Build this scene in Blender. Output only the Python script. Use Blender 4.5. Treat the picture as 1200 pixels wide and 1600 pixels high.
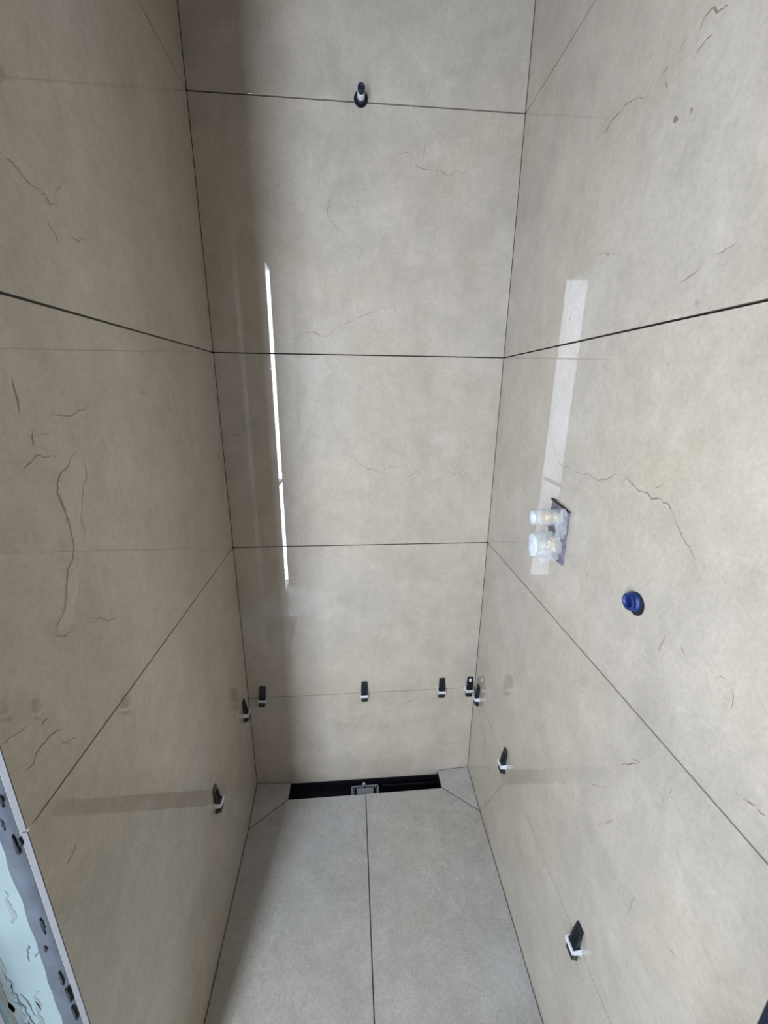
import bpy, bmesh, math, random
from mathutils import Vector, Matrix, Euler, noise
random.seed(7)
S = bpy.context.scene
for o in list(bpy.data.objects): bpy.data.objects.remove(o)

# ------------------------------------------------------------------ camera
FPX = 636.37
cam_d = bpy.data.cameras.new('camera'); cam = bpy.data.objects.new('camera', cam_d)
S.collection.objects.link(cam); S.camera = cam
cam.location = (0.3876, -1.2872, 1.5031)
cam.rotation_euler = (1.2812, -0.0105, -0.0819)
cam_d.sensor_fit = 'VERTICAL'; cam_d.sensor_height = 24.0
cam_d.lens = 24.0 * FPX / 1600.0
cam_d.clip_start = 0.01

# ------------------------------------------------------------------ world, lights, exposure
w = bpy.data.worlds.new('world'); S.world = w; w.use_nodes = True
bg = w.node_tree.nodes['Background']
bg.inputs[0].default_value = (0.72, 0.86, 1.0, 1); bg.inputs[1].default_value = 1.2

def area(name, loc, rot, sx, sy, power, col):
    l = bpy.data.lights.new(name, 'AREA'); l.shape = 'RECTANGLE'; l.size = sx; l.size_y = sy
    l.energy = power; l.color = col
    o = bpy.data.objects.new(name, l); S.collection.objects.link(o)
    o.location = loc; o.rotation_euler = [math.radians(a) for a in rot]
    return o
# daylight through the tall side window just outside the niche (faces +x): bright upper sash, duller lower glass
area('daylight_upper_sash', (-0.118, -1.405, 1.70), (90, 0, -90), 0.55, 1.05, 9.5, (0.72, 0.825, 1.0))
area('daylight_lower_glass', (-0.118, -1.405, 0.60), (90, 0, -90), 0.55, 1.10, 3.5, (0.73, 0.83, 1.0))
# added light strips (face +y): make the slit reflection and back wall's shade edge
area('added_slit_light_low', (-0.200, -1.77, 0.59), (90, 0, 0), 0.155, 1.12, 16, (0.73, 0.83, 1.0))
area('added_slit_light', (-0.200, -1.77, 1.70), (90, 0, 0), 0.155, 1.10, 18, (0.73, 0.83, 1.0))

vs = S.view_settings
vs.view_transform = 'Standard'; vs.look = 'None'; vs.gamma = 1; vs.use_curve_mapping = False
vs.exposure = 0.24

# ------------------------------------------------------------------ materials
def new_mat(name):
    m = bpy.data.materials.new(name); m.use_nodes = True
    nt = m.node_tree; b = nt.nodes['Principled BSDF']
    return m, nt, b
def plain(name, col, rough=0.5, metal=0.0, coat=0.0, spec=0.5, var=0.06, scale=40, bump=0.0):
    m, nt, b = new_mat(name); N = nt.nodes; L = nt.links
    tc = N.new('ShaderNodeTexCoord'); nz = N.new('ShaderNodeTexNoise'); nz.inputs['Scale'].default_value = scale
    nz.inputs['Detail'].default_value = 4
    L.new(tc.outputs['Object'], nz.inputs['Vector'])
    mx = N.new('ShaderNodeMix'); mx.data_type = 'RGBA'
    mx.inputs[6].default_value = (*[c*(1-var*2) for c in col], 1); mx.inputs[7].default_value = (*[min(1, c*(1+var*2)) for c in col], 1)
    L.new(nz.outputs['Fac'], mx.inputs[0]); L.new(mx.outputs[2], b.inputs['Base Color'])
    b.inputs['Roughness'].default_value = rough; b.inputs['Metallic'].default_value = metal
    b.inputs['Coat Weight'].default_value = coat; b.inputs['Specular IOR Level'].default_value = spec
    if bump:
        bp = N.new('ShaderNodeBump'); bp.inputs['Strength'].default_value = bump; bp.inputs['Distance'].default_value = 0.002
        L.new(nz.outputs['Fac'], bp.inputs['Height']); L.new(bp.outputs[0], b.inputs['Normal'])
    return m

def tile_mat(name, base, rough, coat, coat_rough, dark=0.0, grain=0.10, bump=0.05, light=0.0):
    """stone-look porcelain: clouds, tint drift, fine grain, faint scratches"""
    m, nt, b = new_mat(name); N = nt.nodes; L = nt.links
    tc = N.new('ShaderNodeTexCoord')
    def nz(scale, detail, rough_=0.6, dist=0.0, off=(0, 0, 0), sc=(1, 1, 1)):
        mp = N.new('ShaderNodeMapping'); mp.inputs['Location'].default_value = off; mp.inputs['Scale'].default_value = sc
        L.new(tc.outputs['Object'], mp.inputs[0])
        n = N.new('ShaderNodeTexNoise'); n.inputs['Scale'].default_value = scale; n.inputs['Detail'].default_value = detail
        n.inputs['Roughness'].default_value = rough_; n.inputs['Distortion'].default_value = dist
        L.new(mp.outputs[0], n.inputs['Vector']); return n
    def mix(fac, a, c, bl='MIX'):
        x = N.new('ShaderNodeMix'); x.data_type = 'RGBA'; x.blend_type = bl
        for sock, v in ((0, fac), (6, a), (7, c)):
            if hasattr(v, 'links'): L.new(v, x.inputs[sock])
            elif sock == 0: x.inputs[0].default_value = v
            else: x.inputs[sock].default_value = (*v, 1)
        return x.outputs[2]
    def ramp(src, a, c):
        r = N.new('ShaderNodeMapRange'); r.inputs[1].default_value = a; r.inputs[2].default_value = c
        L.new(src, r.inputs[0]); return r.outputs[0]
    B = Vector(base)
    big = nz(2.4, 5, 0.62, 0.6); mid = nz(9, 6, 0.65, 0.4, (3, 1, 7)); fine = nz(150, 3, 0.7, 0, (1, 9, 2)); tint = nz(1.7, 3, 0.5, 0.3, (8, 4, 1))
    c = mix(ramp(big.outputs['Fac'], 0.3, 0.7), tuple(B*(0.93)), tuple(B*1.06))
    c = mix(ramp(tint.outputs['Fac'], 0.35, 0.65), c, (B[0]*1.02, B[1]*0.985, B[2]*0.90))
    c2 = mix(ramp(mid.outputs['Fac'], 0.3, 0.72), (0.875, 0.87, 0.855), (1.09, 1.09, 1.09))
    c = mix(1.0, c, c2, 'MULTIPLY')
    f2 = mix(fine.outputs['Fac'], (1-grain*2,)*3, (1+grain*2,)*3)
    c = mix(1.0, c, f2, 'MULTIPLY')
    mot = nz(30, 5, 0.75, 0.8, (2, 8, 6)); c = mix(1.0, c, mix(ramp(mot.outputs['Fac'], 0.3, 0.7), (0.92, 0.925, 0.92), (1.07, 1.07, 1.075)), 'MULTIPLY')
    stk = nz(5, 4, 0.7, 0.2, (1, 2, 3), (9, 9, 1)); c = mix(1.0, c, mix(ramp(stk.outputs['Fac'], 0.3, 0.7), (0.975, 0.975, 0.975), (1.025, 1.025, 1.025)), 'MULTIPLY')
    # sparse small pits
    pit = nz(38, 2, 0.5, 0.2, (5, 5, 5)); pm = ramp(pit.outputs['Fac'], 0.745, 0.80)
    c = mix(pm, c, tuple(B*0.72))
    # pale wispy scratches, stretched noise ridges
    wv = nz(16, 4, 0.55, 1.6, (2, 7, 3), (1, 1, 0.8)); r = N.new('ShaderNodeMath'); r.operation = 'SUBTRACT'; L.new(wv.outputs['Fac'], r.inputs[0]); r.inputs[1].default_value = 0.5
    ab = N.new('ShaderNodeMath'); ab.operation = 'ABSOLUTE'; L.new(r.outputs[0], ab.inputs[0])
    rid = ramp(ab.outputs[0], 0.006, 0.0)
    msk = ramp(mid.outputs['Fac'], 0.55, 0.68); mm = N.new('ShaderNodeMath'); mm.operation = 'MULTIPLY'; L.new(rid, mm.inputs[0]); L.new(msk, mm.inputs[1])
    mm2 = N.new('ShaderNodeMath'); mm2.operation = 'MULTIPLY'; L.new(mm.outputs[0], mm2.inputs[0]); mm2.inputs[1].default_value = 0.55
    c = mix(mm2.outputs[0], c, tuple(min(1, v*1.25) for v in base))
    if dark:
        dn = nz(55, 4, 0.7, 0.5, (4, 4, 4)); c = mix(ramp(dn.outputs['Fac'], 0.34, 0.50), c, (B[0]*(1-dark), B[1]*(1-dark*1.12), B[2]*(1-dark*1.25)))
    if light:
        dn = nz(40, 4, 0.7, 0.5, (6, 4, 4)); c = mix(ramp(dn.outputs['Fac'], 0.30, 0.62), c, tuple(min(1, v*(1+light)) for v in base))
    L.new(c, b.inputs['Base Color'])
    b.inputs['Roughness'].default_value = rough
    b.inputs['Coat Weight'].default_value = coat; b.inputs['Coat Roughness'].default_value = coat_rough; b.inputs['Coat IOR'].default_value = 1.56; b.inputs['Specular IOR Level'].default_value = 0.3
    bp = N.new('ShaderNodeBump'); bp.inputs['Strength'].default_value = bump; bp.inputs['Distance'].default_value = 0.0015
    L.new(mid.outputs['Fac'], bp.inputs['Height']); L.new(bp.outputs[0], b.inputs['Normal'])
    return m
WALLC = (0.53, 0.472, 0.398); FLOORC = (0.48, 0.47, 0.45)
M_tile = tile_mat('polished_stone_tile', WALLC, 0.42, 1.0, 0.012)
M_vein = tile_mat('tile_dark_vein', WALLC, 0.42, 1.0, 0.012, dark=0.5)
M_pale = tile_mat('tile_pale_patch', WALLC, 0.42, 1.0, 0.012, light=0.08)
M_floor = tile_mat('matt_floor_tile', FLOORC, 0.5, 0.0, 0.1, grain=0.16, bump=0.25)
M_joint = plain('open_joint', (0.018, 0.018, 0.02), 0.9)
M_joint2 = plain('tight_joint', (0.06, 0.055, 0.05), 0.9)
M_edge = plain('tile_cut_edge', (0.125, 0.12, 0.12), 0.6, bump=0.3)
M_mortar = plain('tile_adhesive', (0.060, 0.068, 0.080), 0.95, var=0.25, scale=28, bump=1.0)
M_board = plain('plasterboard_green', (0.17, 0.215, 0.21), 0.9, var=0.10, scale=9)
M_smear = plain('board_plaster_smear', (0.15, 0.175, 0.165), 0.95, var=0.15, scale=22, bump=0.8)
M_scuff = plain('grey_scuff', (0.05, 0.06, 0.065), 0.9)
M_smear2 = plain('beige_smear', (0.15, 0.15, 0.12), 0.95, var=0.2, scale=30)
M_black = plain('black_plastic', (0.010, 0.012, 0.018), 0.32)
M_white = plain('white_plastic', (0.80, 0.80, 0.82), 0.35)
M_channel = plain('black_channel', (0.006, 0.007, 0.011), 0.4)
M_grey = plain('grey_plastic', (0.26, 0.27, 0.30), 0.45)
M_blue = plain('blue_plastic', (0.008, 0.032, 0.15), 0.35)
M_blue_shade = plain('shaded_blue_plastic', (0.002, 0.008, 0.10), 0.5)  # darker copy of the blue: shade inside the hollow plug
M_hole_shade = plain('hole_shade', (0.01, 0.011, 0.014), 0.95)  # near-black colour standing for the shade in holes and voids
M_navy = plain('navy_blue_paint', (0.006, 0.010, 0.035), 0.5)
M_film = plain('lilac_grey_film', (0.19, 0.165, 0.20), 0.22, var=0.5, scale=120, bump=1.0)
M_brass = plain('brass', (0.80, 0.52, 0.16), 0.35, metal=0.4, var=0.2)
M_dirt = plain('brown_seal', (0.05, 0.03, 0.03), 0.8)
M_ptfe = plain('white_thread_tape', (0.75, 0.78, 0.80), 0.6, var=0.1, bump=0.5)
M_paint = plain('raw_room_plaster', (0.36, 0.35, 0.335), 0.9)
M_ceil = plain('raw_grey_ceiling', (0.14, 0.13, 0.12), 0.95)
M_hfloor = plain('hall_screed', (0.66, 0.65, 0.63), 0.35)
M_frame = plain('white_frame', (0.75, 0.76, 0.78), 0.4)

def clear_plastic(name, alpha, col=(0.86, 0.92, 0.94), rough=0.15, bump=0.0):
    m, nt, b = new_mat(name); N = nt.nodes; L = nt.links
    b.inputs['Base Color'].default_value = (*col, 1); b.inputs['Roughness'].default_value = rough
    b.inputs['Coat Weight'].default_value = 1; b.inputs['Coat Roughness'].default_value = 0.04
    tc = N.new('ShaderNodeTexCoord'); nz = N.new('ShaderNodeTexNoise'); nz.inputs['Scale'].default_value = 60; nz.inputs['Detail'].default_value = 3
    L.new(tc.outputs['Object'], nz.inputs['Vector'])
    mr = N.new('ShaderNodeMapRange'); mr.inputs[1].default_value = 0.3; mr.inputs[2].default_value = 0.7
    mr.inputs[3].default_value = alpha*0.75; mr.inputs[4].default_value = min(1, alpha*1.25)
    L.new(nz.outputs['Fac'], mr.inputs[0]); L.new(mr.outputs[0], b.inputs['Alpha'])
    if bump:
        bp = N.new('ShaderNodeBump'); bp.inputs['Strength'].default_value = bump; bp.inputs['Distance'].default_value = 0.004
        L.new(nz.outputs['Fac'], bp.inputs['Height']); L.new(bp.outputs[0], b.inputs['Normal'])
    return m
M_clear = clear_plastic('milky_clear_plastic', 0.40)
M_clear_cap = clear_plastic('milky_cap_plastic', 0.80, (0.80, 0.87, 0.92))
M_wrap = clear_plastic('crumpled_clear_film', 0.22, (0.92, 0.95, 0.92), 0.1, 1.0)


# ------------------------------------------------------------------ mesh helpers
class MB:
    def __init__(s): s.bm = bmesh.new(); s.mats = []
    def mi(s, m):
        if m not in s.mats: s.mats.append(m)
        return s.mats.index(m)
    def face(s, pts, m):
        f = s.bm.faces.new([s.bm.verts.new(p) for p in pts]); f.material_index = s.mi(m); return f
    def prism(s, pts, vec, m, bevel=0.0, side=None, smooth=False):
        """polygon pts extruded by vec"""
        vec = Vector(vec); n = len(pts); pts = [Vector(p) for p in pts]
        a = [s.bm.verts.new(p) for p in pts]; c = [s.bm.verts.new(p+vec) for p in pts]
        fs = [s.bm.faces.new(a[::-1]), s.bm.faces.new(c)]
        for f in fs: f.material_index = s.mi(m)
        sf = []
        for i in range(n):
            f = s.bm.faces.new((a[i], a[(i+1) % n], c[(i+1) % n], c[i])); f.material_index = s.mi(side or m); sf.append(f); f.smooth = smooth
        if bevel:
            es = list({e for f in fs+sf for e in f.edges})
            bmesh.ops.bevel(s.bm, geom=es, offset=bevel, segments=2, profile=0.6, affect='EDGES')
        return s
    def box(s, lo, hi, m, bevel=0.0):
        x0, y0, z0 = lo; x1, y1, z1 = hi
        return s.prism([(x0, y0, z0), (x1, y0, z0), (x1, y1, z0), (x0, y1, z0)], (0, 0, z1-z0), m, bevel)
    def tube(s, p0, p1, rings, m, seg=28, cap=True):
        """lathe: rings = [(t along axis 0..1 in metres, radius)]"""
        p0 = Vector(p0); ax = (Vector(p1)-p0).normalized()
        u = ax.orthogonal().normalized(); v = ax.cross(u)
        prev = None; mi = s.mi(m); first = None
        for t, r in rings:
            ring = [s.bm.verts.new(p0+ax*t+(u*math.cos(2*math.pi*i/seg)+v*math.sin(2*math.pi*i/seg))*r) for i in range(seg)]
            if prev:
                for i in range(seg):
                    f = s.bm.faces.new((prev[i], prev[(i+1) % seg], ring[(i+1) % seg], ring[i])); f.material_index = mi; f.smooth = True
            else: first = ring
            prev = ring
        if cap:
            for r_ in (first[::-1], prev):
                f = s.bm.faces.new(r_); f.material_index = mi
        return s
    def build(s, name, parent=None, loc=None, rot=None):
        bmesh.ops.recalc_face_normals(s.bm, faces=s.bm.faces)
        me = bpy.data.meshes.new(name); s.bm.to_mesh(me); s.bm.free()
        for m in s.mats: me.materials.append(m)
        o = bpy.data.objects.new(name, me); S.collection.objects.link(o)
        if parent: o.parent = parent
        if loc: o.location = loc
        if rot: o.rotation_euler = rot
        return o
def struct(o): o['kind'] = 'structure'; return o
def tag(o, label, cat, group=None):
    o['label'] = label; o['category'] = cat
    if group: o['group'] = group
    return o
def empty(name, loc, rotz=0):
    o = bpy.data.objects.new(name, None); S.collection.objects.link(o); o.location = loc
    o.rotation_euler = (0, 0, rotz); o.empty_display_size = 0.02; return o

# ------------------------------------------------------------------ niche geometry
LY, RY = 0.0046, -0.0140             # slight splay of the side walls
Wd = 0.8584                          # width at the back
DL, DR = 0.9023, 1.0435              # depth of left and right tiled walls
ZJ = [0.403, 1.003, 1.603, 2.203]    # horizontal joints
ZT = 2.75; J = 0.0016; T = 0.010     # top, half joint, tile thickness
def xl(y): return LY*-y
def xr(y): return Wd + RY*-y

# ribbons: veins drawn as a thin inlay in the tile's own mesh.  Points are wall coordinates (a, z)
def ribbon(mb, to3, nrm, pts, wid, m, jit=0.004, lift=0.0003):
    P = []
    for i in range(len(pts)-1):
        a, c = Vector(pts[i]), Vector(pts[i+1]); n = max(2, int((c-a).length/0.0035))
        for k in range(n):
            t = k/n; q = a.lerp(c, t)
            d = (c-a).normalized(); q += Vector((-d.y, d.x))*(noise.noise((q.x*60, q.y*60, 3.3))*jit + noise.noise((q.x*170, q.y*170, 6.1))*jit*.55)
            P.append(q)
    P.append(Vector(pts[-1])); n = len(P)
    prev = None
    for i, q in enumerate(P):
        d = (P[min(i+1, n-1)]-P[max(i-1, 0)]).normalized(); s_ = Vector((-d.y, d.x))
        ww = wid*(0.25+0.75*math.sin(math.pi*min(1, (i+0.5)/n)))*(0.55+0.9*abs(noise.noise((q.x*35, q.y*35, 9.1))*1.6))
        e = [Vector(to3(*(q+s_*ww/2)))+Vector(nrm)*lift, Vector(to3(*(q-s_*ww/2)))+Vector(nrm)*lift]
        vs_ = [mb.bm.verts.new(p) for p in e]
        if prev:
            f = mb.bm.faces.new((prev[0], prev[1], vs_[1], vs_[0])); f.material_index = mb.mi(m)
        prev = vs_
def patch(mb, to3, nrm, pts, m, lift=0.00015):
    P = []
    n = len(pts)
    for i in range(n):
        a, c = Vector(pts[i]), Vector(pts[(i+1) % n])
        for k in range(5):
            q = a.lerp(c, k/5); d = (c-a).normalized()
            P.append(q+Vector((-d.y, d.x))*noise.noise((q.x*50, q.y*50, 1.3))*0.006)
    mb.face([Vector(to3(*q))+Vector(nrm)*lift for q in P], m)

# pixel -> wall coordinate (used once to read the vein drawing off the tiles)
Rm = Euler(cam.rotation_euler).to_matrix(); C0 = Vector(cam.location)
def ray(u, v): return Rm @ Vector(((u-600)/FPX, -(v-800)/FPX, -1))
def on_back(u, v): d = ray(u, v); p = C0 + d*(-C0.y/d.y); return (p.x, p.z)
def on_left(u, v): d = ray(u, v); p = C0 + d*(-(C0.x+LY*C0.y)/(d.x+LY*d.y)); return (p.y, p.z)
def on_right(u, v): d = ray(u, v); p = C0 + d*((Wd-RY*C0.y-C0.x)/(d.x+RY*d.y)); return (p.y, p.z)
zs = [-0.05] + ZJ + [ZT]

# back wall
mb = MB()
HOLE_O = (0.427, 2.212)
for i in range(5):
    z0 = zs[i] + (J*(0.55 if i == 1 else 1) if i else 0); z1 = zs[i+1] - (J*(0.55 if i == 0 else 1) if i < 4 else 0)
    mb.box((0.0012, 0.0, z0), (Wd-0.0012, T, z1), M_tile, 0.0005)
mb.box((-0.02, T*0.55, -0.05), (Wd+0.02, T+0.09, ZT), M_joint)
# lighter filler visible in the tight lowest joint
mb.box((0, 0.0022, ZJ[0]-0.002), (Wd, 0.006, ZJ[0]+0.002), M_joint2)
tb = lambda a, z: (a, 0.0, z); nb = (0, -1, 0)
BV = [([(620, 244), (630, 237), (640, 240), (652, 262), (672, 266), (690, 270), (700, 276), (712, 268), (722, 272), (742, 261)], .0022),
      ([(445, 530), (462, 528), (478, 520), (490, 518), (505, 527), (515, 523), (527, 512)], .0022), ([(527, 512), (560, 496), (580, 488), (600, 480), (612, 483)], .0015),
      ([(345, 688), (360, 682), (378, 676), (392, 664), (402, 662)], .0024), ([(350, 690), (372, 689), (380, 686)], .0016), ([(345, 628), (362, 624), (380, 620)], .0012),
      ([(540, 707), (560, 722), (572, 732), (590, 737), (610, 741), (624, 745)], .0020), ([(630, 746), (642, 744), (650, 737), (662, 733)], .0016), ([(600, 733), (622, 729), (634, 727)], .0013),
      ([(694, 732), (708, 741), (722, 736), (734, 743)], .0022), ([(734, 743), (738, 755), (744, 772)], .0014),
      ([(602, 1105), (610, 1098), (620, 1099), (628, 1101), (645, 1094), (658, 1091), (664, 1085), (670, 1084)], .0018), ([(548, 1127), (560, 1122), (575, 1118), (592, 1112)], .0013),
      ([(694, 1164), (704, 1162), (716, 1162)], .0022), ([(512, 352), (516, 345), (526, 356), (524, 366)], .0012), ([(518, 300), (512, 330), (522, 362)], .0014),
      ([(598, 405), (604, 409)], .002), ([(571, 509), (577, 511)], .003), ([(372, 386), (378, 384)], .006), ([(368, 225), (378, 229)], .003), ([(664, 222), (662, 248)], .0014), ([(760, 640), (768, 628), (778, 620)], .0014),
      ([(562, 1110), (566, 1111)], .003)]
for p, wd_ in BV:
    P_ = [on_back(*q) for q in p]
    if wd_ >= .002: ribbon(mb, tb, nb, [(a+.0012, z-.0018) for a, z in P_], wd_*1.3, M_pale, lift=.0002)
    ribbon(mb, tb, nb, P_, wd_*.9, M_vein, lift=.0004)
for p in ([(628, 668), (645, 672), (655, 664)], ): pass
patch(mb, tb, nb, [on_back(*q) for q in [(672, 690), (680, 678), (700, 672), (712, 682), (706, 692), (690, 698)]], M_pale)
patch(mb, tb, nb, [on_back(*q) for q in [(455, 560), (482, 610), (470, 640), (466, 700), (474, 690), (490, 640), (500, 600), (520, 580), (500, 560)]], M_pale)
struct(mb.build('wall_back'))

# left wall (tiles, edge, adhesive, board: the partition)
def side_tiles(mb, xf, sgn, depth):
    q_ = 0.12 if sgn < 0 else 0.75
    for i in range(5):
        jj = q_ if i == 1 else 1; jk = q_ if i == 0 else 1
        z0 = zs[i] + (J*jj if i else 0); z1 = zs[i+1] - (J*jk if i < 4 else 0)
        a, c = 0.0, -depth
        mb.prism([(xf(a), a, z0), (xf(c), c, z0), (xf(c)+sgn*T, c, z0), (xf(a)+sgn*T, a, z0)], (0, 0, z1-z0), M_tile, 0.0005)
mb = MB(); side_tiles(mb, xl, -1, DL)
tl = lambda a, z: (xl(a), a, z); nl = (1, 0, 0)
LV = [([(10, 247), (20, 254), (32, 271)], .0032), ([(34, 273), (50, 291), (62, 297), (71, 305), (78, 318), (90, 318)], .0020),
      ([(112, 369), (124, 378), (134, 376)], .0026), ([(74, 345), (88, 368), (92, 385)], .0018),
      ([(20, 592), (24, 618), (31, 644)], .0026), ([(78, 647), (92, 648), (108, 649), (128, 642), (140, 635)], .0026),
      ([(50, 673), (51, 690), (52, 698)], .0018), ([(58, 679), (76, 675)], .0014), ([(34, 732), (46, 727), (56, 715), (70, 713), (80, 712), (88, 716)], .0022),
      ([(116, 708), (108, 724), (99, 736), (91, 755), (89, 772), (97, 783), (102, 800), (108, 820), (112, 838), (116, 853)], .0026),
      ([(116, 853), (112, 876), (104, 890), (106, 905), (104, 924), (101, 950), (95, 966), (86, 982)], .0022),
      ([(131, 718), (135, 735), (134, 752), (128, 775), (127, 810), (133, 832), (130, 850)], .0014),
      ([(131, 969), (140, 974), (160, 968), (178, 968), (190, 960)], .0016), ([(85, 997), (102, 992), (120, 981)], .0014), ([(136, 921), (144, 925), (150, 933)], .0012),
      ([(41, 1207), (52, 1194), (58, 1180), (66, 1165), (78, 1152), (86, 1146), (95, 1143)], .0036), ([(3, 1165), (22, 1148), (40, 1134)], .0018),
      ([(98, 1156), (105, 1161), (119, 1152)], .0022), ([(66, 1132), (74, 1122)], .0024), ([(242, 802), (246, 795)], .004), ([(278, 298), (282, 308)], .002), ([(218, 616), (230, 612)], .0015),
      ([(88, 300), (96, 286)], .0012), ([(105, 1350), (112, 1338), (118, 1320)], .0022), ([(228, 1350), (238, 1315), (254, 1270), (266, 1235)], .0014), ([(210, 1180), (216, 1160)], .0012)]
for p, wd_ in LV:
    P_ = [on_left(*q) for q in p]
    if wd_ >= .002: ribbon(mb, tl, nl, [(a+.0012, z-.0018) for a, z in P_], wd_*1.3, M_pale, lift=.0002)
    ribbon(mb, tl, nl, P_, wd_*.9, M_vein, lift=.0004)
patch(mb, tl, nl, [on_left(*q) for q in [(92, 755), (104, 742), (112, 715), (131, 724), (134, 752), (128, 775), (127, 810), (132, 838), (116, 852), (110, 820), (100, 790), (94, 775)]], M_pale)
patch(mb, tl, nl, [on_left(*q) for q in [(106, 905), (120, 880), (122, 920), (112, 970), (88, 990), (100, 950)]], M_pale)
wl = struct(mb.build('wall_left'))
mb = MB()
mb.box((-0.112, -DL+0.004, -0.05), (-0.0062, 0.0, ZT), M_board); mb.build('plasterboard', wl)
mb = MB()   # exposed cut edge of the tiles
for i in range(5):
    z0 = zs[i]+J; z1 = zs[i+1]-J
    mb.box((xl(-DL)-.0085, -DL-0.0015, z0), (xl(-DL)-0.0002, -DL+0.0012, z1), M_edge, 0.0012)
mb.build('cut_edge', wl)
# adhesive bed squeezed out beside the tile edge, wavy outline
mb = MB(); N_ = 260; prev = None
for i in range(N_+1):
    z = ZT*i/N_
    x0 = xl(-DL)-.0080
    wdt = 0.030 + 0.006*noise.noise((z*5, 0, 2)) + 0.004*noise.noise((z*22, 0, 5))
    row = []
    for k in range(7):
        t = k/6; yy = -DL-0.0004-0.0035*math.sin(math.pi*min(1, t*1.1+0.02))*(0.5+0.7*abs(noise.noise((z*24, t*3, 7))*2)) if 0 < k < 6 else -DL+0.0035
        row.append(mb.bm.verts.new((x0-wdt*t, yy, z)))
    if prev:
        for k in range(6):
            f = mb.bm.faces.new((prev[k], prev[k+1], row[k+1], row[k])); f.material_index = mb.mi(M_mortar); f.smooth = True
    prev = row
mb.build('adhesive_bed', wl)
mb = MB()   # dark blobs painting the shade in adhesive voids beside the tile edge
for z, l_, x_ in [(1.055, .020, -.011), (1.02, .016, -.017), (0.985, .03, -.0115), (0.99, .012, -.006), (0.845, .03, -.012), (0.80, .012, -.018), (0.735, .028, -.0115), (0.70, .03, -.0095), (0.66, .03, -.010), (0.60, .03, -.010), (1.3, .03, -.011), (1.5, .02, -.014), (1.8, .03, -.011), (2.0, .02, -.013)]:
    pts = []
    for k in range(22):
        a = 2*math.pi*k/22; rr = 1+0.55*noise.noise((math.cos(a)*2.2, math.sin(a)*2.2+z*30, x_*200))
        pts.append((x_+.001+0.0017*rr*math.cos(a)+.0012*noise.noise((k*.6, z*9, 2)), -DL-0.0046, z+l_*0.5*rr*math.sin(a)))
    mb.prism(pts, (0, 0.004, 0), M_hole_shade)
mb.build('void_shade', wl)['kind'] = 'structure'
mb = MB()   # trowel strokes and scuffs on the board
tf = lambda a, z: (a, -DL+.004, z); nf = (0, -1, 0)
for p, w_, m_ in [([(-.042, .795), (-.047, .775), (-.050, .765)], .0024, M_scuff), ([(-.034, .790), (-.040, .772)], .0022, M_scuff), ([(-.0755, .70), (-.071, .665), (-.067, .645)], .0016, M_scuff),
                  ([(-.088, .76), (-.083, .70), (-.076, .64), (-.074, .61)], .0022, M_scuff), ([(-.060, .68), (-.0575, .66)], .002, M_scuff), ([(-.080, .635), (-.084, .62)], .003, M_scuff),
                  ([(-.055, .70), (-.064, .64), (-.068, .59)], .008, M_smear), ([(-.094, .84), (-.090, .72), (-.086, .60)], .014, M_smear), ([(-.100, .80), (-.098, .60)], .010, M_smear2), ([(-.050, .90), (-.053, .84)], .006, M_smear),
                  ([(-.05, 1.3), (-.07, 1.2)], .01, M_smear), ([(-.08, 1.7), (-.06, 1.5)], .01, M_smear)]:
    ribbon(mb, tf, nf, p, w_, m_, .006, .0004)
mb.build('trowel_strokes', wl)

# right wall, left uncut; a dark disc paints the shade in the plug's hole
mb = MB(); side_tiles(mb, xr, 1, DR)
mb.box((Wd+T-0.004, -DR+0.001, -0.05), (Wd+0.10, 0.0, ZT), M_joint)
tr_ = lambda a, z: (xr(a), a, z); nr = (-1, 0, 0)
RV = [([(870, 722), (880, 729), (893, 728)], .0026), ([(896, 737), (920, 742), (934, 752), (948, 748), (964, 737), (970, 742)], .0016),
      ([(970, 758), (980, 747), (986, 754), (996, 765), (1010, 770), (1018, 781), (1032, 778), (1044, 790), (1054, 805)], .0030),
      ([(1054, 812), (1060, 826), (1066, 842), (1078, 855), (1086, 878)], .0020), ([(1097, 896), (1102, 883)], .0024), ([(1022, 764), (1034, 756)], .0016), ([(1128, 900), (1134, 914)], .0014),
      ([(944, 205), (960, 184), (976, 166), (990, 156), (1008, 151)], .0026), ([(946, 206), (955, 190), (968, 178)], .0018), ([(1031, 125), (1040, 112), (1046, 103)], .0026), ([(1094, 46), (1101, 29), (1114, 13), (1122, 17), (1138, 8)], .0034),
      ([(1088, 82), (1100, 68), (1112, 54)], .0036), ([(1058, 82), (1066, 70), (1076, 56)], .0018), ([(1078, 172), (1080, 178)], .007), ([(1056, 180), (1060, 186)], .008), ([(1040, 130), (1042, 137)], .003),
      ([(1063, 440), (1074, 434), (1088, 424), (1098, 408)], .0018), ([(1120, 396), (1140, 386), (1152, 378)], .0016), ([(885, 442), (890, 430), (892, 418)], .0016), ([(932, 402), (944, 396), (962, 398)], .0016),
      ([(970, 1194), (982, 1195), (995, 1193)], .0022), ([(1162, 1252), (1172, 1254), (1180, 1259)], .0028), ([(1185, 1262), (1196, 1274)], .0026), ([(1145, 1074), (1147, 1088), (1142, 1108)], .0018), ([(1120, 1058), (1128, 1056), (1136, 1062)], .0014),
      ([(1028, 1020), (1034, 1005), (1040, 990)], .0016), ([(1065, 1012), (1070, 1024)], .002), ([(980, 1428), (986, 1412), (992, 1402)], .0018), ([(1046, 1482), (1054, 1494)], .0016), ([(920, 1222), (932, 1228), (944, 1230)], .0016), ([(990, 1188), (1000, 1192)], .0014),
      ([(940, 1285), (950, 1288), (958, 1284)], .0014), ([(830, 1179), (838, 1177)], .0016), ([(1045, 1240), (1050, 1232)], .002), ([(900, 640), (904, 700)], .0008)]
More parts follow.
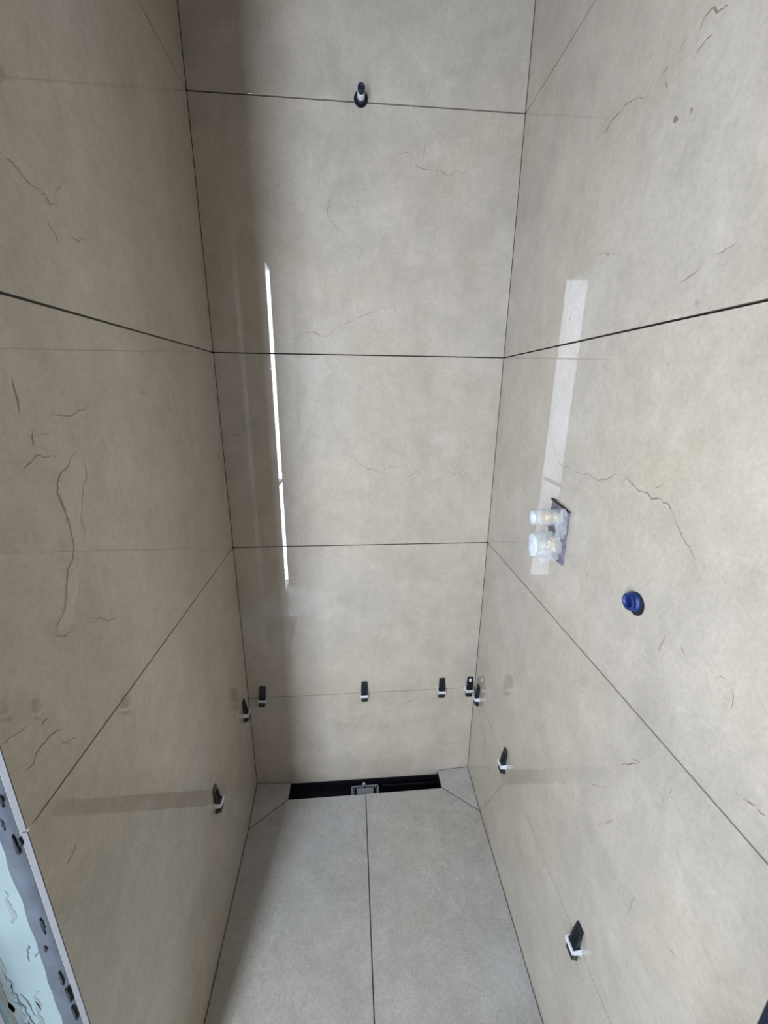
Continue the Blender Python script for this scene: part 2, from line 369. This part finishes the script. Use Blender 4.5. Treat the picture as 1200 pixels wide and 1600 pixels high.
for p, wd_ in RV:
    P_ = [on_right(*q) for q in p]
    if wd_ >= .002: ribbon(mb, tr_, nr, [(a+.0012, z-.0018) for a, z in P_], wd_*1.3, M_pale, lift=.0002)
    ribbon(mb, tr_, nr, P_, wd_*.9, M_vein, lift=.0004)
wr = struct(mb.build('wall_right'))
# dark frame beyond the right wall's end
mb = MB(); mb.box((0.8435, -DR-0.055, -0.05), (0.98, -DR-0.0005, ZT), M_navy, 0.002); struct(mb.build('trim_1'))

# ------------------------------------------------------------------ floor
def fz(x): return -0.026 + 0.030*(x/Wd)
ZB = (-0.006, 0.010)      # level at the back corners
mb = MB(); TH = 0.012
def slab(pts, m=M_floor):
    mb.prism([(x, y, z-TH) for x, y, z in pts], (0, 0, TH), m, 0.0005)
g = 0.0015
zA, zD = -.013, -.0015
ZL, ZR = -0.030, -0.004
slab([(xl(0)+.002, -0.003, ZB[0]), (.1325, -0.003, -.014), (.1305, -.070, zA), (xl(-.16)+.002, -.158, ZL)])
slab([(Wd-.002, -0.003, ZB[1]), (xr(-.17)-.002, -.172, ZR), (.7335, -.0735, zD), (.7315, -0.003, zD+.002)])
FY = -1.30
slab([(xl(-.16)+.002, -.163, ZL), (.1320, -.0745, zA), (.431-g, -.0755, -.0095), (.428-g, FY, fz(.43)-.0), (xl(FY)+.002, FY, -.022)])
slab([(.431+g, -.0755, -.0095), (.7325, -.0785, zD), (xr(-.18)-.002, -.178, ZR), (xr(FY)-.002, FY, .000), (.428+g, FY, fz(.43))])
mb.box((-0.02, FY, -0.16), (Wd+0.02, -0.078, -0.045), M_joint)
mb.box((-0.02, -0.08, -0.16), (0.125, 0.0, -0.035), M_joint); mb.box((0.742, -0.08, -0.16), (Wd+.02, 0.0, -0.035), M_joint)
# white scuffs on the right corner tile
for p in ([(731, 1232), (738, 1230)], [(738, 1230), (742, 1240)], [(734, 1241), (743, 1241)]):
    a, c = [C0 + ray(*q)*(-(C0.z-0.006)/ray(*q).z) for q in p]
    d = (c-a).normalized(); s_ = Vector((-d.y, d.x, 0))*0.0016; up = Vector((0, 0, 0.0012))
    mb.face([a+s_+up, a-s_+up, c-s_+up, c+s_+up], M_pale)
struct(mb.build('floor'))

# ------------------------------------------------------------------ linear drain
dr = tag(empty('linear_drain', (0.432, -0.038, -0.075)), 'long black recessed shower drain channel in the floor along the back wall', 'drain')
D0 = Vector(dr.location)
def L_(p): return tuple(Vector(p)-D0)
mb = MB(); zb = -0.070
mb.box(L_((.130, -.092, zb-.004)), L_((.736, -0.001, zb)), M_channel)
mb.box(L_((.1325, -.074, zb)), L_((.1345, -0.001, -.0185)), M_channel, .0004)
mb.box(L_((.7295, -.074, zb)), L_((.7315, -0.001, -.006)), M_channel, .0004)
mb.box(L_((.130, -.096, zb)), L_((.736, -.092, -.040)), M_channel)
mb.box(L_((.130, -.0035, zb)), L_((.736, -.0005, -.020)), M_channel)
mb.box(L_((.50, -.020, zb)), L_((.72, -.014, -.040)), M_channel, .001)   # inner rib
mb.build('channel', dr)
zc = -.034; cx = .430
gx = Vector((cx, 0, 0))
mb = MB()
x0, x1, y1 = cx-.055, cx+.055, -.0165   # comb frame
for a, c in (((x0, -.092, zc-.004), (x0+.006, y1, zc)), ((x1-.006, -.092, zc-.004), (x1, y1, zc)), ((x0, y1-.005, zc-.004), (x1, y1, zc))):
    mb.box(L_(a), L_(c), M_grey, .0006)
tr0 = mb.build('trap_frame', dr)
mb = MB()
for k in range(11):
    xx = x0+.012+k*.0083
    if abs(xx-cx) < .006: continue
    mb.box(L_((xx, y1-.012, zc-.004)), L_((xx+.003, y1-.003, zc-.001)), M_grey)
for k in range(6):
    yy = -.082+k*.0095
    for xx in (x0+.003, x1-.013): mb.box(L_((xx, yy, zc-.004)), L_((xx+.010, yy+.003, zc-.001)), M_grey)
mb.build('comb', tr0)
mb = MB(); mb.box(L_((cx-.034, -.092, zc-.006)), L_((cx+.034, y1-.014, zc+.002)), M_grey, .002); mb.build('trap_cover', dr)
mb = MB(); mb.tube(L_((cx-.004, y1+.002, zc-.004)), L_((cx-.004, y1+.002, 1)), [(0, .0065), (.008, .0065), (.010, .0055)], M_grey, 20)
mb.tube(L_((cx-.004, y1+.001, zc+.004)), L_((cx-.004, y1+.001, 1)), [(0, .0035), (.003, .0035)], M_white, 16); mb.build('trap_knob', dr)

# ------------------------------------------------------------------ tile levelling clips
def make_clip():
    """local frame: wall plane y=0, clip stands out to -y, joint at z=0"""
    root = empty('levelling_clip', (0, 0, 0))
    mb = MB(); hw = .0125
    # wedge: thin tip at top, thick blunt foot at the bottom (cross-section in y-z, swept in x, slightly waisted tip)
    prof = [(-.001, .052), (-.0035, .050), (-.0085, .020), (-.0125, -.004), (-.0160, -.022), (-.0160, -.029), (-.0065, -.031), (-.0055, -.036), (-.001, -.036)]
    n = len(prof)
    def xs(z): return hw*(0.88 if z > .049 else 0.96 if z > .04 else 1.0 if z > -.02 else .80 if z < -.03 else .93)
    a = [mb.bm.verts.new((-xs(z), y, z)) for y, z in prof]; c = [mb.bm.verts.new((xs(z), y, z)) for y, z in prof]
    mi = mb.mi(M_black)
    fs = [mb.bm.faces.new(a), mb.bm.faces.new(c[::-1])]
    for i in range(n): fs.append(mb.bm.faces.new((a[i], c[i], c[(i+1) % n], a[(i+1) % n])))
    bmesh.ops.bevel(mb.bm, geom=list({e for f in fs for e in f.edges}), offset=.0009, segments=2, affect='EDGES')
    # grip teeth on the sloped face
    for k in range(9):
        z = .036-k*.0042; y = -.0085-(.020-z)*(.004/.024) if z < .02 else -.0035-(.050-z)*(.005/.030)
        mb.box((-hw*.62, y-.0007, z), (hw*.62, y+.0006, z+.0016), M_black)
    mb.build('wedge', root)
    mb = MB()
    zt, zb_ = .0030, -.0084; o = -.0190
    mb.box((-.0142, o-.0008, -.0022), (.0142, o+.0030, zt), M_white, .0007)    # upper bar
    mb.box((-.0142, o+.0002, zb_), (.0142, o+.0030, -.0052), M_white, .0007)  # lower bar
    for s in (-1, 1):
        mb.prism([(s*.0142, o, zb_), (s*.0142, 0, zb_-.003), (s*.0142, 0, zt+.003), (s*.0142, o, zt)], (-s*.0015, 0, 0), M_white, .0004)
    mb.build('strap', root)
    mb = MB(); mb.box((-.0175, -.0012, -.011), (.0175, -.0001, .011), M_clear, .0004); mb.build('base_plate', root)
    return root
clip0 = make_clip(); used = [False]
clips = [
 ((.052, 0, ZJ[0]), 0, .08, 'black wedge in white clip on the back wall, nearest the left corner', 'b'),
 ((.430, 0, ZJ[0]), 0, 0, 'black wedge in white clip on the back wall, above the drain centre', 'b'),
 ((.726, 0, ZJ[0]), 0, .02, 'black wedge in white clip on the back wall, second from the right corner', 'b'),
 ((.834, 0, ZJ[0]), 0, .05, 'black wedge in white clip on the back wall beside the right corner, smudged white tip', 'b'),
 ((0, -.070, ZJ[0]), 1, .02, 'black wedge in white clip on the left wall beside the back corner', 'l'),
 ((0, -.396, ZJ[0]), 1, .02, 'black wedge in white clip on the left wall, farther from the back corner', 'l'),
 ((0, -.052, ZJ[0]), 2, 0, 'black wedge in white clip on the right wall, tucked in the back corner', 'r'),
 ((0, -.335, ZJ[0]), 2, 0, 'black wedge in white clip on the right wall, the middle one of three', 'r'),
 ((0, -.766, ZJ[0]), 2, .0, 'largest black wedge in white clip, low on the right wall nearest the camera', 'r')]
grp = {'b': 'levelling clips on the back wall', 'l': 'levelling clips on the left wall', 'r': 'levelling clips on the right wall'}
for (p, wall, tilt, lab, g_) in clips:
    if not used[0]: r = clip0; used[0] = True
    else:
        r = clip0.copy(); S.collection.objects.link(r)
        for ch in [c for c in clip0.children if c.parent == clip0]:
            k = ch.copy(); S.collection.objects.link(k); k.parent = r
    x, y, z = p
    if wall == 0: mtx = Matrix.Translation((x, -.0003, z)) @ Matrix.Rotation(tilt, 4, 'Y')
    elif wall == 1: mtx = Matrix.Translation((xl(y)+.0003, y, z)) @ Matrix.Rotation(math.radians(90), 4, 'Z') @ Matrix.Rotation(tilt, 4, 'Y')
    else: mtx = Matrix.Translation((xr(y)-.0003, y, z)) @ Matrix.Rotation(math.radians(-90), 4, 'Z') @ Matrix.Rotation(tilt, 4, 'Y')
    r.location = mtx.to_translation(); r.rotation_euler = mtx.to_euler()
    tag(r, lab, 'tile clip', 'tile levelling clips on the lowest wall joint')
# white smudge on the tip of the fourth wedge is a separate paint mark part
r4 = [o for o in bpy.data.objects if o.get('label', '').endswith('smudged white tip')][0]
mb = MB(); mb.prism([(-.0045, -.0052, .046), (.003, -.0054, .047), (.005, -.0062, .040), (.0035, -.0075, .033), (-.002, -.0078, .032), (-.005, -.0066, .038)], (0, -.0012, 0), M_white, .0003)
mb.build('paint_smudge', r4)

# ------------------------------------------------------------------ shower outlet pipe on the back wall
oz = 2.2075; ox = .427
so = tag(empty('shower_outlet_pipe', (ox, 0, oz)), 'capped pipe stub with white thread tape in a dark hole high on the back wall', 'pipe')
mb = MB()
pts = [(0.0178*math.cos(2*math.pi*k/28), -.0004, .002+.0185*math.sin(2*math.pi*k/28)) for k in range(28)]
mb.prism(pts, (0, -.0005, 0), M_hole_shade); mb.build('hole', so)  # flat dark disc on the tile, painting the hole's shade
mb = MB(); mb.tube((0, .0, 0), (0, -1, 0), [(0, .0125), (.012, .0120), (.013, .0100)], M_navy, 28); mb.build('pipe_collar', so)
mb = MB(); mb.tube((0, 0, .0), (0, -1, .02), [(.009, .0088), (.014, .0094), (.020, .0090), (.026, .0094), (.036, .0086)], M_ptfe, 28); mb.build('thread_tape', so)
mb = MB(); mb.tube((0, 0, .0), (0, -1, .02), [(.034, .0090), (.046, .0090), (.048, .0082), (.048, .0068), (.040, .0062)], M_navy, 28)
mb.build('cap', so)

# ------------------------------------------------------------------ blue plug on the right wall
py, pz = -.727, 1.176
bp_ = tag(empty('blue_pipe_plug', (xr(py), py, pz), 0), 'bright blue hollow pipe plug in a round hole on the right wall, below the mixer', 'pipe plug')
mb = MB(); R_ = .0190
mb.prism([(-.0004, -.004+R_*math.cos(2*math.pi*k/36), -.0005+R_*1.02*math.sin(2*math.pi*k/36)) for k in range(36)], (-.0005, 0, 0), M_hole_shade); mb.build('hole', bp_)  # dark disc on uncut tile in place of a shaded hole
mb = MB(); mb.tube((0, .001, .001), (-1, 0, 0.001), [(0, .0165), (.003, .0165), (.0045, .0150), (.0055, .0126), (.0085, .0126), (.0095, .0140), (.0115, .0140), (.0122, .0132), (.0122, .0112), (.006, .0098)], M_blue, 40, cap=False)
mb.build('plug_body', bp_)
mb = MB(); mb.tube((0, .001, .001), (-1, 0, .001), [(.005, .0100), (.0062, .0100)], M_blue_shade, 30); mb.build('plug_recess', bp_)

# ------------------------------------------------------------------ wrapped mixer body on the right wall
my, mz = -.455, 1.205; mx_ = xr(my)
mi_ = tag(empty('shower_mixer_body', (mx_, my, mz)), 'roughed-in shower mixer under milky plastic covers and crumpled film on the right wall', 'shower mixer')
mb = MB()   # film lining the cut-out, edge standing slightly proud, crumpled
seg = 14
yy0, yy1 = .038, -.042
def zt_(t): return .064-.010*t
def zb2(t): return -.068+.002*t
grid = []
for i in range(seg+1):
    t = i/seg; y = yy0+(yy1-yy0)*t; row = []
    for k in range(seg+1):
        s = k/seg; z = zt_(t)+(zb2(t)-zt_(t))*s
        row.append(mb.bm.verts.new((-.0012-.0035*abs(noise.noise((y*90, z*90, 4)))*2, y, z)))
    grid.append(row)
for i in range(seg):
    for k in range(seg):
        f = mb.bm.faces.new((grid[i][k], grid[i+1][k], grid[i+1][k+1], grid[i][k+1])); f.material_index = mb.mi(M_film)
mb.box((-.0055, yy1-.001, zb2(1)), (-.0004, yy1+.001, zt_(1)), M_film)
mb.prism([(-.0065, yy0, zt_(0)), (-.0065, yy1, zt_(1)), (-.0005, yy1, zt_(1)), (-.0005, yy0, zt_(0))], (0, 0, .0022), M_dirt)
mb.build('lining_film', mi_)
# upper cover: round milky tube over the brass cartridge
uz = .032
mb = MB(); mb.tube((-.001, 0, uz), (-1, 0, uz), [(0, .0195), (.058, .0178), (.064, .0160), (.0655, .0140)], M_clear, 36, cap=False); mb.build('upper_cover', mi_)
mb = MB(); mb.tube((-.001, 0, uz), (-1, 0, uz), [(.0625, .0158), (.0658, .0142), (.0665, .0)], M_clear_cap, 36, cap=False); mb.build('upper_cap', mi_)
mb = MB(); mb.tube((-.001, 0, uz), (-1, 0, uz), [(0, .012), (.012, .012), (.012, .0095), (.022, .0095), (.022, .0135), (.036, .0135), (.037, .008)], M_brass, 8); mb.build('brass_cartridge', mi_)
# lower cover: wide octagonal cap
lz = -.033
mb = MB(); mb.tube((-.001, .0, lz), (-1, 0, lz), [(0, .031), (.030, .0325), (.050, .031), (.058, .027)], M_clear, 8, cap=False); mb.build('lower_cover', mi_)
mb = MB(); mb.tube((-.001, .0, lz), (-1, 0, lz), [(.056, .0285), (.059, .0265), (.060, .0)], M_clear_cap, 8, cap=False); mb.build('lower_cap', mi_)
mb = MB(); mb.tube((-.001, 0, lz), (-1, 0, lz), [(0, .020), (.016, .020), (.016, .012), (.028, .012), (.028, .016), (.036, .016), (.038, .008)], M_brass, 8); mb.build('brass_valve', mi_)
# crumpled film blob
def blob(name, c, r, m, amp, parent, sub=3, seed=0):
    bm = bmesh.new(); bmesh.ops.create_icosphere(bm, subdivisions=sub, radius=1)
    for v in bm.verts:
        k = 1+amp*noise.noise(v.co*2.3+Vector((seed, 0, 0)))+amp*.6*noise.noise(v.co*6+Vector((0, seed, 0)))
        v.co = Vector((v.co.x*r[0]*k, v.co.y*r[1]*k, v.co.z*r[2]*k))+Vector(c)
        if v.co.x > -.002: v.co.x = -.002
    q = MB(); q.bm.free(); q.bm = bm; q.mi(m); return q.build(name, parent)
blob('crumpled_wrap', (-.022, -.004, -.036), (.030, .037, .033), M_wrap, .35, mi_, 4, 3.1)
blob('wrap_fold', (-.010, -.030, .022), (.010, .016, .034), M_wrap, .45, mi_, 3, 8.4)

# ------------------------------------------------------------------ room around the niche
# ceiling
mb = MB(); mb.box((-4.0, -7.2, 2.60), (4.6, 0.4, 2.70), M_ceil); struct(mb.build('ceiling'))
mb = MB(); mb.box((-4.0, -7.2, -0.16), (4.6, FY-.002, -0.03), M_hfloor); mb.box((-4.0, FY, -0.16), (-0.115, 0.4, -0.03), M_hfloor); struct(mb.build('floor_2'))
mb = MB()   # end wall
mb.box((-1.6, -3.06, -.05), (.06, -2.95, 2.6), M_paint); struct(mb.build('wall_front'))
mb = MB()   # wall round the side window: pier beside the partition, sill, head, far pier
mb.box((-.25, -1.125, -.05), (-.160, -.915, 2.6), M_paint); mb.box((-.22, -1.685, -.05), (-.125, -1.125, .05), M_paint); mb.box((-.22, -1.685, 2.235), (-.125, -1.125, 2.6), M_paint)
mb.box((-.40, -2.95, -.05), (-.285, -1.60, 2.6), M_paint); mb.box((-.29, -1.90, -.05), (-.122, -1.765, .03), M_paint); mb.box((-.29, -1.90, 2.26), (-.122, -1.765, 2.6), M_paint); mb.box((-.122, -1.90, -.05), (.012, -1.765, 2.6), M_paint)
struct(mb.build('wall_window_side'))
# window frame round the glass
mb = MB()
for lo, hi in (((-.16, -1.135, .05), (-.125, -1.12, 2.235)), ((-.14, -1.69, .86), (-.105, -1.12, .88)), ((-.14, -1.69, 2.225), (-.10, -1.12, 2.24)), ((-.14, -1.69, .04), (-.10, -1.12, .06))):
    mb.box(lo, hi, M_frame, .002)
struct(mb.build('window_1'))
mb = MB(); mb.box((.285, -1.54, -.05), (4.5, -1.43, 2.6), M_paint, .002); struct(mb.build('wall_added_blocker'))  # unseen wall added to block light on the right floor and wall
mb = MB(); mb.box((-1.62, -1.94, -.05), (-1.50, .4, 2.6), M_paint); struct(mb.build('wall_far_left'))
mb = MB(); mb.box((-1.5, .30, -.05), (-.115, .40, 2.6), M_paint); struct(mb.build('wall_far_back'))
mb = MB(); mb.box((4.5, -7.2, -.05), (4.6, -1.15, 2.6), M_paint); struct(mb.build('wall_hall_right'))
mb = MB(); mb.box((.98, -1.25, -.05), (4.5, -1.10, 2.6), M_paint); struct(mb.build('wall_hall_near'))
mb = MB(); mb.box((-.06, -7.2, -.05), (.06, -3.06, 2.6), M_paint); struct(mb.build('wall_hall_left'))
mb = MB(); mb.box((.06, -7.2, -.05), (4.5, -7.1, 2.6), M_paint); struct(mb.build('wall_hall_end'))
